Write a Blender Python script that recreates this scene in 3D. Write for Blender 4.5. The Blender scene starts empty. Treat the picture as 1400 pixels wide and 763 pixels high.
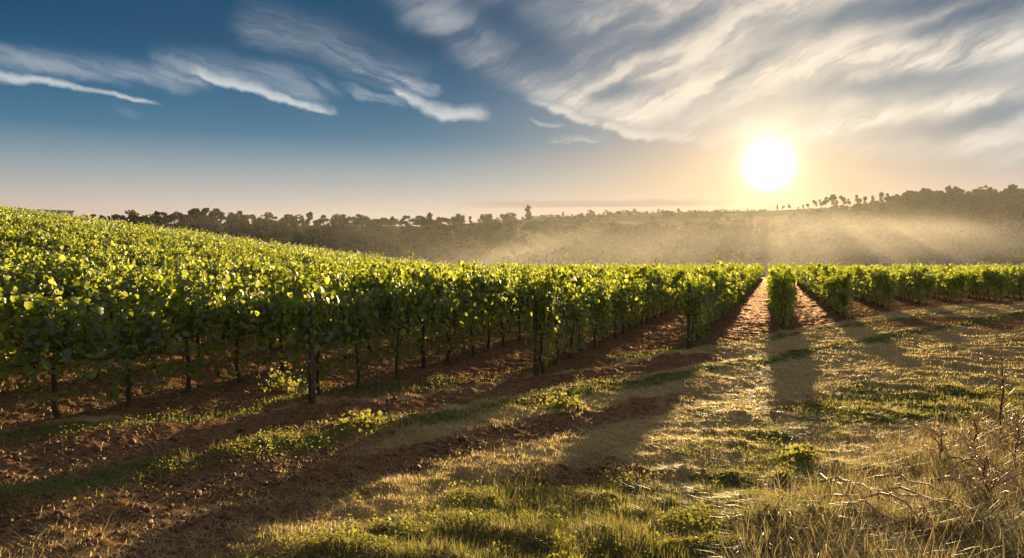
import bpy, bmesh, math
import numpy as np
from mathutils import Vector
R = math.radians
sc = bpy.context.scene
COL = sc.collection
rng = np.random.default_rng(7)

# ------------------------------------------------------------------ camera
cam = bpy.data.cameras.new('camera'); cam_o = bpy.data.objects.new('camera', cam); COL.objects.link(cam_o)
cam.sensor_width = 36; cam.lens = 36*1099/1400; cam.clip_start = 0.05; cam.clip_end = 6000
EYE = 2.1
cam_o.location = (0, 0, EYE); cam_o.rotation_euler = (R(90-1.12), 0, 0)
sc.camera = cam_o

# ------------------------------------------------------------------ light, exposure
SUN_AZ, SUN_EL = 17.66, 6.6
SUN_DIR = np.array([math.sin(R(SUN_AZ))*math.cos(R(SUN_EL)), math.cos(R(SUN_AZ))*math.cos(R(SUN_EL)), math.sin(R(SUN_EL))])
sun = bpy.data.lights.new('sun', 'SUN'); sun_o = bpy.data.objects.new('sun', sun); COL.objects.link(sun_o)
sun.energy = 5.0; sun.angle = R(0.6); sun.color = (1.0, 0.76, 0.42)
sun_o.rotation_euler = Vector(SUN_DIR).to_track_quat('Z', 'Y').to_euler()
sc.view_settings.view_transform = 'Standard'; sc.view_settings.look = 'None'
sc.view_settings.exposure = 1.68; sc.view_settings.gamma = 1.0; sc.view_settings.use_curve_mapping = False
sc.cycles.max_bounces = 8; sc.cycles.diffuse_bounces = 3; sc.cycles.transmission_bounces = 4
sc.cycles.volume_bounces = 1; sc.cycles.transparent_max_bounces = 8; sc.cycles.use_denoising = True
sc.cycles.sample_clamp_indirect = 4.0

# ------------------------------------------------------------------ node expression helper
class X:
    def __init__(s, nt, v): s.nt = nt; s.v = v
    def m(s, op, *o, clamp=False):
        n = s.nt.nodes.new('ShaderNodeMath'); n.operation = op; n.use_clamp = clamp
        for i, a in enumerate((s,)+o):
            a = a.v if isinstance(a, X) else a
            if isinstance(a, (int, float)): n.inputs[i].default_value = float(a)
            else: s.nt.links.new(a, n.inputs[i])
        return X(s.nt, n.outputs[0])
    def __add__(s, o): return s.m('ADD', o)
    __radd__ = __add__
    def __sub__(s, o): return s.m('SUBTRACT', o)
    def __rsub__(s, o): return X(s.nt, float(o)).m('SUBTRACT', s)
    def __mul__(s, o): return s.m('MULTIPLY', o)
    __rmul__ = __mul__
    def __truediv__(s, o): return s.m('DIVIDE', o)
    def __neg__(s): return s.m('MULTIPLY', -1.0)
    def clamp(s): return s.m('ADD', 0.0, clamp=True)
    def exp(s): return s.m('EXPONENT')
    def sq(s): return s.m('MULTIPLY', s)
    def ss(s, lo, hi, a=0.0, b=1.0, kind='SMOOTHSTEP'):
        n = s.nt.nodes.new('ShaderNodeMapRange'); n.interpolation_type = kind
        s.nt.links.new(s.v, n.inputs[0])
        if lo > hi: lo, hi, a, b = hi, lo, b, a
        for i, q in enumerate((lo, hi, a, b)): n.inputs[1+i].default_value = q
        return X(s.nt, n.outputs[0])
def comb(nt, *c):
    n = nt.nodes.new('ShaderNodeCombineXYZ')
    for i, a in enumerate(c):
        if isinstance(a, X): nt.links.new(a.v, n.inputs[i])
        else: n.inputs[i].default_value = a
    return n.outputs[0]
def noise(nt, vec, scale=1.0, detail=4.0, rough=0.5, distort=0.0, out=0, lac=2.0):
    n = nt.nodes.new('ShaderNodeTexNoise')
    if vec is not None: nt.links.new(vec, n.inputs['Vector'])
    n.inputs['Scale'].default_value = scale; n.inputs['Detail'].default_value = detail
    n.inputs['Roughness'].default_value = rough; n.inputs['Distortion'].default_value = distort
    n.inputs['Lacunarity'].default_value = lac
    return X(nt, n.outputs[out])
def ramp(nt, fac, stops):
    n = nt.nodes.new('ShaderNodeValToRGB'); nt.links.new(fac.v, n.inputs[0])
    e = n.color_ramp.elements
    while len(e) < len(stops): e.new(0.5)
    for k, (p, c) in enumerate(stops): e[k].position = p; e[k].color = (*c, 1)
    return n.outputs[0]
def mix(nt, fac, a, b, mode='MIX'):
    n = nt.nodes.new('ShaderNodeMix'); n.data_type = 'RGBA'; n.blend_type = mode
    if isinstance(fac, X): nt.links.new(fac.v, n.inputs[0])
    else: n.inputs[0].default_value = fac
    for i, a in ((6, a), (7, b)):
        if isinstance(a, tuple): n.inputs[i].default_value = (*a, 1)
        else: nt.links.new(a, n.inputs[i])
    return n.outputs[2]
def vscale(nt, col, k):
    n = nt.nodes.new('ShaderNodeVectorMath'); n.operation = 'SCALE'; nt.links.new(col, n.inputs[0])
    if isinstance(k, X): nt.links.new(k.v, n.inputs['Scale'])
    else: n.inputs['Scale'].default_value = k
    return n.outputs[0]
def vadd(nt, a, b):
    n = nt.nodes.new('ShaderNodeVectorMath'); n.operation = 'ADD'; nt.links.new(a, n.inputs[0]); nt.links.new(b, n.inputs[1])
    return n.outputs[0]

# ------------------------------------------------------------------ world: sky, clouds, sun
def ang(px, py):      # direction of a feature of the sky, degrees of azimuth / elevation
    return math.degrees(math.atan((px-700)/1099)), math.degrees(math.atan((360-py)/math.hypot(1099, px-700)))
def make_world():
    w = bpy.data.worlds.new('World'); sc.world = w; w.use_nodes = True
    nt = w.node_tree; bg = nt.nodes['Background']
    s = nt.nodes.new('ShaderNodeTexSky'); s.sky_type = 'NISHITA'; s.sun_disc = False
    s.sun_elevation = R(SUN_EL); s.sun_rotation = R(SUN_AZ); s.dust_density = 0.3; s.ozone_density = 2.0
    tc = nt.nodes.new('ShaderNodeTexCoord').outputs['Generated']
    sp = nt.nodes.new('ShaderNodeSeparateXYZ'); nt.links.new(tc, sp.inputs[0])
    x, y, z = (X(nt, o) for o in sp.outputs)
    az = x.m('ARCTAN2', y)*57.29578
    el = z.m('ARCSINE')*57.29578
    # angle from the sun, degrees
    d = nt.nodes.new('ShaderNodeVectorMath'); d.operation = 'DOT_PRODUCT'; nt.links.new(tc, d.inputs[0]); d.inputs[1].default_value = SUN_DIR
    th = X(nt, d.outputs['Value']).m('MINIMUM', 1.0).m('ARCCOSINE')*57.29578
    near = (-(th/20.0)).exp()
    # clear air
    e01 = el.ss(0, 30, kind='LINEAR')
    cool = ramp(nt, e01, [(0.0, (.66,.46,.34)), (.09, (.62,.49,.41)), (.135, (.54,.49,.46)), (.205, (.31,.39,.44)), (.292, (.062,.20,.325)), (.40, (.010,.118,.25)), (.50, (.0,.074,.178)), (1.0, (.001,.06,.14))])
    warm = ramp(nt, e01, [(0.0, (.95,.56,.26)), (.2, (.90,.62,.38)), (.35, (.62,.58,.50)), (.55, (.26,.34,.42)), (1.0, (.10,.16,.26))])
    clear = mix(nt, th.ss(2, 27, 1.0, 0.0, kind='LINEAR').sq(), cool, warm)
    clear = vadd(nt, vscale(nt, clear, .92), vscale(nt, s.outputs[0], 0.0015))
    clear = vscale(nt, clear, th.ss(38, 85, 1.0, .7))      # the sky away from the dawn is darker
    clear = mix(nt, el.ss(24, 50)*.9, clear, (.36, .37, .38))   # unseen pale veil overhead, added as soft fill for the shaded ground
    # warped angles for the clouds
    av = comb(nt, az, el, 0.0)
    w1 = noise(nt, av, .22, 3, .55, out=1)
    ws = nt.nodes.new('ShaderNodeSeparateColor'); nt.links.new(w1.v, ws.inputs[0])
    w2 = noise(nt, av, 1.1, 4, .6, out=1)
    ws2 = nt.nodes.new('ShaderNodeSeparateColor'); nt.links.new(w2.v, ws2.inputs[0])
    A = az + (X(nt, ws.outputs[0])-.5)*3.0 + (X(nt, ws2.outputs[0])-.5)*.9
    E = el + (X(nt, ws.outputs[1])-.5)*1.4 + (X(nt, ws2.outputs[1])-.5)*.42
    A2 = az + (X(nt, ws.outputs[0])-.5)*3.2 + (X(nt, ws2.outputs[0])-.5)*.5
    E2 = el + (X(nt, ws.outputs[1])-.5)*1.5 + (X(nt, ws2.outputs[1])-.5)*.3
    def rot(a, e, deg, sx, sy, off=0.0):
        c, q = math.cos(R(deg)), math.sin(R(deg))
        return comb(nt, (a*c + e*q)*sx + off, (e*c - a*q)*sy, off)
    down = noise(nt, rot(A, E, -17, .2, 1.25, 3.1), 1.0, 9, .66)      # streaks falling to the right
    up = noise(nt, rot(A2, E2, 22, .075, .23, 9.2), 1.0, 7, .58)         # streaks rising to the right
    fine = noise(nt, rot(A, E2, 26, .17, .85, 1.7), 1.0, 8, .60)
    streak_list = []
    def stroke(pts, wu, wd, deg=2, gain=1.0, tex=down, lo=.35, hi=.62, soft=1.2, keep=True, taper=1.0):
        p = np.array([ang(*q) for q in pts]); c = np.polyfit(p[:, 0], p[:, 1], deg)
        v = X(nt, 0.0)
        cur = A*float(c[0]) + float(c[1])
        for k in c[2:]: cur = cur*A + float(k)
        dv = E - cur
        if taper < 1: dv = dv/A.ss(float(p[0, 0]), float(p[-1, 0]), 1.0, taper)
        body = dv.ss(0.0, wu, 1.0, 0.0)*dv.ss(-wd, 0.0)
        ends = A.ss(float(p[0, 0])-soft*.4, float(p[0, 0])+soft)*A.ss(float(p[-1, 0])-soft, float(p[-1, 0])+soft*.3, 1.0, 0.0)
        t = body*ends*tex.ss(lo, hi, .12, 1.0)*gain
        if keep: streak_list.append(t)
        return t
    stroke([(-180, 82), (0, 103), (100, 122), (215, 140)], .85, .7, gain=.92, lo=.25, hi=.52, taper=.25)
    stroke([(-150, 62), (0, 82), (150, 104), (300, 110)], 1.5, .9, gain=.5, lo=.25, hi=.7)
    stroke([(255, 96), (330, 118), (400, 142), (462, 152)], 1.2, .42, gain=.97, lo=.25, hi=.55, taper=.55)
    stroke([(200, 100), (330, 112), (452, 146)], 2.4, .5, gain=.5, lo=.25, hi=.7)
    stroke([(418, 108), (450, 122), (468, 128)], .9, .5, gain=.35, lo=.3)
    stroke([(330, 40), (440, 75), (540, 110), (600, 135)], 3.0, 1.3, gain=.36, lo=.25, hi=.75)
    stroke([(470, 90), (520, 104), (570, 118), (610, 128)], .8, .6, gain=.62)
    stroke([(470, 118), (520, 136), (560, 143)], .7, .4, gain=.65)
    stroke([(530, 118), (590, 148), (640, 163), (664, 160)], 1.05, .55, gain=.95, lo=.28, hi=.58)
    stroke([(155, 153), (180, 156), (200, 162)], .5, .4, gain=.2)
    stroke([(722, 162), (750, 172), (775, 170)], .35, .25, gain=.4, lo=.3, soft=.5)
    stroke([(745, 194), (790, 193), (830, 190)], .6, .15, gain=.5, lo=.3, soft=.6)
    streaks = streak_list[0]
    for q in streak_list[1:]: streaks = streaks.m('MAXIMUM', q)
    # the great sheet of cirrus on the right
    pe = np.array([ang(*q) for q in [(380, -160), (520, 10), (600, 80), (700, 122), (800, 166), (960, 188), (1050, 215), (1250, 225), (1500, 235)]])
    c = np.polyfit(pe[:, 0], pe[:, 1], 3)
    edge = ((A*float(c[0]) + float(c[1]))*A + float(c[2]))*A + float(c[3])
    ab = E + (fine-.5)*1.1 - edge
    inside = ab.ss(-.5, 2.2)*az.ss(-13, -5)
    rightness = az.ss(-6, 20)
    cov = (up + (fine-.5)*.55).ss(.33, .58)
    holes = noise(nt, rot(A, E, 20, .07, .22, 4.4), 1.0, 3, .5).ss(.40, .56)
    lining = ab.ss(.2, 2.4, 1.0, 0.0)*az.ss(-8, 0)
    def blob(px, py, rx, ry, deg):
        a0, e0 = ang(px, py); c_, q_ = math.cos(R(deg)), math.sin(R(deg)); da = A2-a0; de = E2-e0
        return (-(((da*c_+de*q_)/rx).sq() + ((de*c_-da*q_)/ry).sq())).exp()
    gaps = None
    for b in ((905, 42, 5.2, .95, 22), (850, 122, 2.4, .55, 8), (1190, 118, 4.2, .55, 3), (1250, 8, 9, 1.0, 4), (700, 40, 4.5, 1.3, -35), (1300, 30, 5, .7, 12), (1010, 100, 2.2, .4, 30), (1330, 165, 4, .5, 10)):
        g_ = blob(*b); gaps = g_ if gaps is None else gaps.m('MAXIMUM', g_)
    gaps = gaps*(1.5 - fine)
    swath = None
    for pts, wu, wd in (([(745, 150), (900, 95), (1010, 45), (1130, -10)], 1.5, 1.1), ([(830, 165), (960, 130), (1150, 75), (1300, 60)], 1.2, 1.0), ([(1120, 125), (1250, 95), (1400, 60), (1500, 40)], 1.5, 1.0), ([(1090, 185), (1250, 150), (1420, 120)], 1.0, .9), ([(870, -5), (905, 8), (935, 5)], .8, .5)):
        g_ = stroke(pts, wu, wd, tex=fine, lo=.3, hi=.6, soft=3, keep=False); swath = g_ if swath is None else swath.m('MAXIMUM', g_)
    sheet = inside*(.13 + .20*holes + cov*(.22 + .34*holes) + .30*lining + .22*rightness + .40*swath)*(1.0-(gaps*.9).clamp())
    sheet = sheet.clamp()
    rim = ab.ss(.0, 1.4, 1.0, 0.0)*ab.ss(-.25, .2)*az.ss(0, 3)*az.ss(12, 16, 1.0, 0.0)*.85
    sheet = sheet.m('MAXIMUM', rim*fine.ss(.25, .5))
    # flat bank low over the ridge
    bp = [ang(*q) for q in [(600, 279), (800, 277), (1010, 282)]]
    bv = el + (X(nt, ws2.outputs[1])-.5)*.25
    bank = (bv-4.22).ss(.0, .42, 1.0, 0.0)*(bv-4.0).ss(-.12, .06)*az.ss(-5.4, 0)*az.ss(11, 17, 1.0, 0.0)
    # cloud colours
    lit = (up*.85 + fine*.2).ss(.40, .66)
    shade = mix(nt, near.ss(.25, .8), (.15, .21, .30), (.58, .51, .44))
    white = mix(nt, near.ss(.2, .75), (.72, .72, .70), (1.02, .89, .70))
    ccol = mix(nt, ((lit*.50 + lining*.34*fine.ss(.3, .6) + rightness*.26 + swath*.5)*(1.0-(gaps*.8).clamp())).clamp(), shade, white)
    col = mix(nt, sheet.clamp()*.96, clear, ccol)
    col = mix(nt, streaks.clamp()*.92, col, mix(nt, near.ss(.1, .6), (.62, .66, .68), (.72, .72, .70)))
    col = mix(nt, bank*.85, col, (.40, .31, .28))
    # the sun and the glow round it
    glow = vadd(nt, vscale(nt, comb(nt, 1.0, .93, .78), (-((th/1.12).sq())).exp()*3.6),
                vadd(nt, vscale(nt, comb(nt, 1.0, .78, .44), (-(th/2.2)).exp()*.70), vscale(nt, comb(nt, 1.0, .66, .34), (-(th/6.0)).exp()*.16)))
    col = vadd(nt, col, glow)
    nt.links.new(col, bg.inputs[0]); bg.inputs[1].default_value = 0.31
    w.cycles.sampling_method = 'MANUAL'; w.cycles.sample_map_resolution = 1024
make_world()

# ------------------------------------------------------------------ numpy noise
def _hash(ix, iy, seed):
    h = (ix.astype(np.int64)*374761393 + iy.astype(np.int64)*668265263 + seed*982451653) & 0xffffffff
    h = ((h ^ (h >> 13))*1274126177) & 0xffffffff
    return ((h ^ (h >> 16)) & 0xffff)/65535.0
def vnoise(x, y, seed=0):
    ix, iy = np.floor(x), np.floor(y); fx, fy = x-ix, y-iy
    fx = fx*fx*(3-2*fx); fy = fy*fy*(3-2*fy)
    a = _hash(ix, iy, seed); b = _hash(ix+1, iy, seed); c = _hash(ix, iy+1, seed); d = _hash(ix+1, iy+1, seed)
    return (a*(1-fx)+b*fx)*(1-fy) + (c*(1-fx)+d*fx)*fy
def fbm(x, y, f, oct=4, seed=0, rough=.5):
    s = 0; a = 1; t = 0
    for o in range(oct):
        s = s + a*vnoise(x*f+17.3*o, y*f-9.1*o, seed+o); t += a; a *= rough; f *= 2.03
    return s/t
def sstep(v, a, b): 
    t = np.clip((v-a)/(b-a), 0, 1); return t*t*(3-2*t)

# ------------------------------------------------------------------ layout of the vineyard
ROW_AZ = R(18.1)
U = np.array([math.sin(ROW_AZ), math.cos(ROW_AZ)]); N = np.array([math.cos(ROW_AZ), -math.sin(ROW_AZ)])
PITCH, N0 = 2.2, 0.23
_en = np.array([-60, -30, -15, -8.63, -7.82, -6.18, -3.98, -1.98, .23, 2.51, 4.85, 7.94, 12.37, 30, 60])
_es = np.array([-60, -22, -2, 7.2, 8.4, 10.1, 14.3, 19.6, 25.6, 31.2, 37.8, 44.5, 48.2, 60, 80])
def row_start(n): return np.interp(n, _en, _es)
def edge_y(x): return 117 + .05*x + .22*np.maximum(-x-10, 0)
def lies(x, y):       # along the rows, across the rows, and depth into the vineyard from its near edge
    n = x*N[0] + y*N[1]; s = x*U[0] + y*U[1]
    return s, n, (s-row_start(n))*.62
def track(x, y):      # distance from the row ends across the headland, towards the right
    return .715*(x+4.8) - .70*(y-10.4)
RIDGE_X = [-3000, -600, -200, 0, 120, 200, 290, 400, 500, 600, 690, 760, 820, 900, 980, 1050, 1100, 1200, 1260, 1330, 1400, 1600, 2200, 4000]
RIDGE_P = [  20,   30,  42,  46,  52,  55,  56,  53,  51,  52, 58, 64, 66, 69, 71, 71.5, 74, 79, 80, 80, 82, 84, 70, 40]
RIDGE_R = [ 240, 240,  240, 240, 240, 240, 240, 235, 235, 250, 320, 480, 580, 600, 600, 600, 600, 600, 600, 600, 600, 580, 560, 540]
def az_px(x, y): return 700 + 1099*np.clip(x/np.maximum(y, 1e-3), -4, 4)
def terrain(x, y):
    x = np.asarray(x, float); y = np.asarray(y, float)
    q = -x-9.0
    slope = .131*2.2*np.logaddexp(0, q/2.2)
    slope = np.minimum(slope, 14 + 0*x)
    r = np.hypot(x, y); ap = az_px(x, y)
    fwd = sstep(y, 60, 110)
    drop = sstep(y-edge_y(x), -2, 70)
    rr = np.interp(ap, RIDGE_X, RIDGE_R); rp = np.interp(ap, RIDGE_X, RIDGE_P)
    ridge = EYE + rr*rp/np.hypot(1099, np.clip(ap, -1200, 2600)-700)
    up = sstep((r-150)/(rr-150), .02, 1.0)*.5 + np.clip((r-160)/(rr-160), 0, 1)*.5
    far = -13 + (ridge+13)*up - np.clip(r-rr, 0, 400)*.06 + (fbm(x, y, .02, 3, 5)-.5)*3*sstep(r, 180, 260)*(1-up*.8)
    base = slope*(1-drop)
    return np.where(y > 0, base*(1-drop) + far*drop*fwd, slope)
def relief(x, y):     # clods, ruts and windrows of mown hay
    t = track(x, y); s, n, depth = lies(x, y)
    r = np.hypot(x, y)
    head = sstep(depth, .5, -.5)
    a = (fbm(x, y, .9, 3, 11)-.5)*.16
    e1 = x*.35+y*.94; e2 = x*.94-y*.35
    rip = (fbm(e1*3.2, e2*1.1, 1.0, 3, 23)-.5)*.19*sstep(t, 4.2, 6.0)
    clod = (fbm(x, y, 4.5, 3, 31, .6)-.5)*.12
    rut = -.07*np.exp(-((t-1.4)/.45)**2) - .08*np.exp(-((t-3.9)/.5)**2) + .06*np.exp(-((t-2.5)/.4)**2)
    alley = .05*np.cos(2*np.pi*(n-N0)/PITCH)*(1-head)
    return (a + rip + clod + rut*head + alley)*sstep(r, 160, 60)
def ground_z(x, y): return terrain(x, y) + relief(x, y)

# ------------------------------------------------------------------ mesh / object helpers
def np_mesh(name, verts, faces, mat=None, smooth=False, attrs=None):
    """faces: list of (M,k) index arrays."""
    me = bpy.data.meshes.new(name)
    verts = np.ascontiguousarray(verts, np.float32)
    me.vertices.add(len(verts)); me.vertices.foreach_set('co', verts.ravel())
    fl = [np.asarray(f, np.int32) for f in faces if len(f)]
    li = np.concatenate([f.ravel() for f in fl]); tot = np.concatenate([np.full(len(f), f.shape[1], np.int32) for f in fl])
    st = np.concatenate([[0], np.cumsum(tot)[:-1]]).astype(np.int32)
    me.loops.add(len(li)); me.loops.foreach_set('vertex_index', li)
    me.polygons.add(len(tot)); me.polygons.foreach_set('loop_start', st)
    if smooth: me.polygons.foreach_set('use_smooth', np.ones(len(tot), bool))
    for k, v in (attrs or {}).items():
        at = me.attributes.new(k, 'FLOAT', 'POINT'); at.data.foreach_set('value', np.asarray(v, np.float32))
    me.update(calc_edges=True)
    if mat: me.materials.append(mat)
    return me
def link(name, me, parent=None, loc=(0, 0, 0), rz=0.0, sca=1.0):
    o = bpy.data.objects.new(name, me); COL.objects.link(o); o.parent = parent
    o.location = loc; o.rotation_euler = (0, 0, rz); o.scale = (sca,)*3 if isinstance(sca, (int, float)) else sca
    return o
def tag(o, label=None, cat=None, group=None, kind=None):
    for k, v in (('label', label), ('category', cat), ('group', group), ('kind', kind)):
        if v: o[k] = v
    return o
def tube(path, rad, sides=7, cap=True):
    path = np.asarray(path, float); n = len(path); rad = np.broadcast_to(rad, (n,))
    d = np.gradient(path, axis=0); d /= np.linalg.norm(d, axis=1)[:, None]+1e-9
    ref = np.where(np.abs(d[:, 2:3]) > .9, [[1., 0, 0]], [[0, 0, 1.]])
    a = np.cross(d, ref); a /= np.linalg.norm(a, axis=1)[:, None]; b = np.cross(d, a)
    th = np.linspace(0, 2*np.pi, sides, endpoint=False)
    v = path[:, None] + rad[:, None, None]*(np.cos(th)[None, :, None]*a[:, None] + np.sin(th)[None, :, None]*b[:, None])
    v = v.reshape(-1, 3); i = np.arange(sides); j = (i+1) % sides
    f = np.concatenate([np.stack([k*sides+i, k*sides+j, (k+1)*sides+j, (k+1)*sides+i], 1) for k in range(n-1)])
    caps = [(n-1)*sides + i[None, :], i[None, ::-1]] if cap else []
    return v, [f] + caps
def merge(parts):
    vs, fs, o = [], {}, 0
    for v, fl in parts:
        vs.append(v)
        for f in fl:
            if len(f): fs.setdefault(f.shape[1], []).append(f+o)
        o += len(v)
    return np.concatenate(vs), [np.concatenate(f) for f in fs.values()]
def frames(nrm, spin):
    """orthonormal in-plane axes for unit normals, spun by an angle"""
    ref = np.where(np.abs(nrm[:, 2:3]) > .95, [[1., 0, 0]], [[0, 0, 1.]])
    a = np.cross(ref, nrm); a /= np.linalg.norm(a, axis=1)[:, None]; b = np.cross(nrm, a)
    c, s = np.cos(spin)[:, None], np.sin(spin)[:, None]
    return a*c+b*s, b*c-a*s
LEAF = np.array([[0, 0, 0], [-.50, .12, -.06], [-.42, .62, -.10], [0, 1.0, -.04], [.42, .62, -.10], [.50, .12, -.06], [0, .45, .05]])
LEAF_F = np.array([[0, 6, 2, 1], [6, 3, 2, 2], [0, 5, 4, 6], [6, 4, 3, 3]])
def leaves(p, nrm, spin, size, full=True):
    a, b = frames(nrm, spin)
    if full:
        q = LEAF; f4 = np.array([[0, 6, 2, 1], [0, 5, 4, 6]]); f3 = np.array([[6, 3, 2], [6, 4, 3]])
    else:
        q = np.array([[0, 0, 0], [-.5, .45, 0], [0, 1., 0], [.5, .45, 0]]); f4 = np.array([[0, 3, 2, 1]]); f3 = np.zeros((0, 3), int)
    v = p[:, None] + size[:, None, None]*(q[None, :, 0:1]*a[:, None] + (q[None, :, 1:2]-.4)*b[:, None] + q[None, :, 2:3]*nrm[:, None])
    o = (np.arange(len(p))*len(q))[:, None, None]
    return v.reshape(-1, 3), [(f4[None]+o).reshape(-1, 4), (f3[None]+o).reshape(-1, 3)]
def unit(v): return v/(np.linalg.norm(v, axis=-1, keepdims=True)+1e-9)

# ------------------------------------------------------------------ materials
def new_mat(name):
    m = bpy.data.materials.new(name); m.use_nodes = True; nt = m.node_tree
    for n in list(nt.nodes): nt.nodes.remove(n)
    out = nt.nodes.new('ShaderNodeOutputMaterial'); return m, nt, out
def leafy(name, dark, mid, bright, trans, tfac=.5, gloss=.06, rough=.4, scale=.35, young=None):
    m, nt, out = new_mat(name)
    geo = nt.nodes.new('ShaderNodeNewGeometry'); oi = nt.nodes.new('ShaderNodeObjectInfo')
    tc = nt.nodes.new('ShaderNodeNewGeometry').outputs['Position']
    r = X(nt, geo.outputs['Random Per Island'])
    k = (r*.6 + noise(nt, tc, scale, 2).ss(.3, .7)*.4).clamp()
    c = ramp(nt, k, [(0, dark), (.5, mid), (.93, mid), (1, bright)])
    d = nt.nodes.new('ShaderNodeBsdfDiffuse'); nt.links.new(c, d.inputs[0])
    t = nt.nodes.new('ShaderNodeBsdfTranslucent')
    nt.links.new(mix(nt, r.m('POWER', 4.0) if young else r*.6, trans, young or tuple(min(1, q*1.25+.02) for q in trans)), t.inputs[0])
    s = nt.nodes.new('ShaderNodeMixShader'); s.inputs[0].default_value = tfac; nt.links.new(d.outputs[0], s.inputs[1]); nt.links.new(t.outputs[0], s.inputs[2])
    g = nt.nodes.new('ShaderNodeBsdfGlossy'); g.inputs['Roughness'].default_value = rough; g.inputs[0].default_value = (.9, .9, .85, 1)
    s2 = nt.nodes.new('ShaderNodeMixShader'); s2.inputs[0].default_value = gloss; nt.links.new(s.outputs[0], s2.inputs[1]); nt.links.new(g.outputs[0], s2.inputs[2])
    nt.links.new(s2.outputs[0], out.inputs[0]); return m
M = {}
M['vine'] = leafy('vine_leaf', (.012, .032, .006), (.028, .068, .010), (.08, .11, .02), (.37, .43, .03), .54, .05, .42, young=(.85, .80, .14))
M['grass'] = leafy('green_grass', (.04, .055, .014), (.085, .095, .022), (.22, .18, .06), (.36, .31, .06), .45, .03)
M['straw'] = leafy('straw', (.24, .16, .065), (.44, .32, .14), (.58, .46, .24), (.62, .45, .18), .42, .06)
M['stubble'] = leafy('stubble', (.26, .20, .07), (.44, .35, .14), (.54, .46, .22), (.74, .58, .22), .55, .05)
M['weed'] = leafy('weed_leaf', (.03, .05, .012), (.065, .085, .02), (.15, .14, .04), (.33, .31, .05), .5, .02)
M['tree'] = leafy('tree_leaf', (.014, .022, .009), (.026, .038, .014), (.045, .052, .018), (.06, .07, .015), .2, .01)
def bark(name, c1, c2, sc_=9, rough=.85):
    m, nt, out = new_mat(name)
    b = nt.nodes.new('ShaderNodeBsdfPrincipled'); tc = nt.nodes.new('ShaderNodeTexCoord').outputs['Object']
    mp = nt.nodes.new('ShaderNodeMapping'); nt.links.new(tc, mp.inputs[0]); mp.inputs['Scale'].default_value = (4, 4, 1)
    n = noise(nt, mp.outputs[0], sc_, 6, .65)
    nt.links.new(ramp(nt, n, [(.3, c1), (.7, c2)]), b.inputs['Base Color']); b.inputs['Roughness'].default_value = rough; b.inputs['Specular IOR Level'].default_value = .15
    bp = nt.nodes.new('ShaderNodeBump'); bp.inputs['Strength'].default_value = .7; bp.inputs['Distance'].default_value = .02
    nt.links.new(n.v, bp.inputs['Height']); nt.links.new(bp.outputs[0], b.inputs['Normal'])
    nt.links.new(b.outputs[0], out.inputs[0]); return m
M['bark'] = bark('vine_bark', (.03, .02, .014), (.11, .075, .05))
M['post'] = bark('weathered_post', (.05, .04, .03), (.16, .125, .09), 6)
M['stem'] = bark('dry_stem_skin', (.32, .20, .10), (.60, .42, .25), 14, .5)
M['wall'] = bark('pale_wall', (.55, .55, .54), (.68, .67, .64), 2)
def ground_mat():
    m, nt, out = new_mat('earth_and_stubble')
    b = nt.nodes.new('ShaderNodeBsdfPrincipled'); nt.links.new(b.outputs[0], out.inputs[0])
    P = nt.nodes.new('ShaderNodeNewGeometry').outputs['Position']
    def attr(n):
        a = nt.nodes.new('ShaderNodeAttribute'); a.attribute_name = n; return X(nt, a.outputs['Fac'])
    soil, green, wood = attr('soil'), attr('green'), attr('wood')
    n1 = noise(nt, P, 1.3, 5, .6); n2 = noise(nt, P, 9, 6, .65); n3 = noise(nt, P, 45, 3, .6)
    earth = ramp(nt, (n2*.6+n3*.4), [(.3, (.055, .026, .014)), (.5, (.135, .066, .034)), (.7, (.25, .145, .082))])
    hay = ramp(nt, (n2*.5+n3*.5), [(.3, (.16, .10, .045)), (.5, (.31, .215, .095)), (.72, (.44, .33, .17))])
    turf = ramp(nt, (n2*.5+n3*.5), [(.3, (.03, .04, .012)), (.55, (.075, .09, .025)), (.75, (.17, .15, .05))])
    c = mix(nt, (soil + (n1-.5)*.9).ss(.3, .7), hay, earth)
    c = mix(nt, (green + (n1-.5)*.9).ss(.3, .7), c, turf)
    nf = noise(nt, P, .05, 4, .6); far = ramp(nt, nf, [(.35, (.07, .085, .03)), (.55, (.15, .14, .055)), (.7, (.26, .21, .09))])
    c = mix(nt, wood, c, far)
    nt.links.new(c, b.inputs['Base Color']); b.inputs['Roughness'].default_value = .9; b.inputs['Specular IOR Level'].default_value = 0.0
    bp = nt.nodes.new('ShaderNodeBump'); bp.inputs['Strength'].default_value = .8; bp.inputs['Distance'].default_value = .035
    nt.links.new((n2*.7+n3*.4).v, bp.inputs['Height']); nt.links.new(bp.outputs[0], b.inputs['Normal'])
    gl = nt.nodes.new('ShaderNodeBsdfGlossy'); gl.inputs['Roughness'].default_value = .38; gl.inputs[0].default_value = (.9, .62, .45, 1); nt.links.new(bp.outputs[0], gl.inputs['Normal'])
    ms = nt.nodes.new('ShaderNodeMixShader'); nt.links.new((soil*n3.ss(.45, .62)*(1.0-wood)*.03).v, ms.inputs[0])
    nt.links.new(b.outputs[0], ms.inputs[1]); nt.links.new(gl.outputs[0], ms.inputs[2]); nt.links.new(ms.outputs[0], out.inputs[0])
    return m

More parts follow.
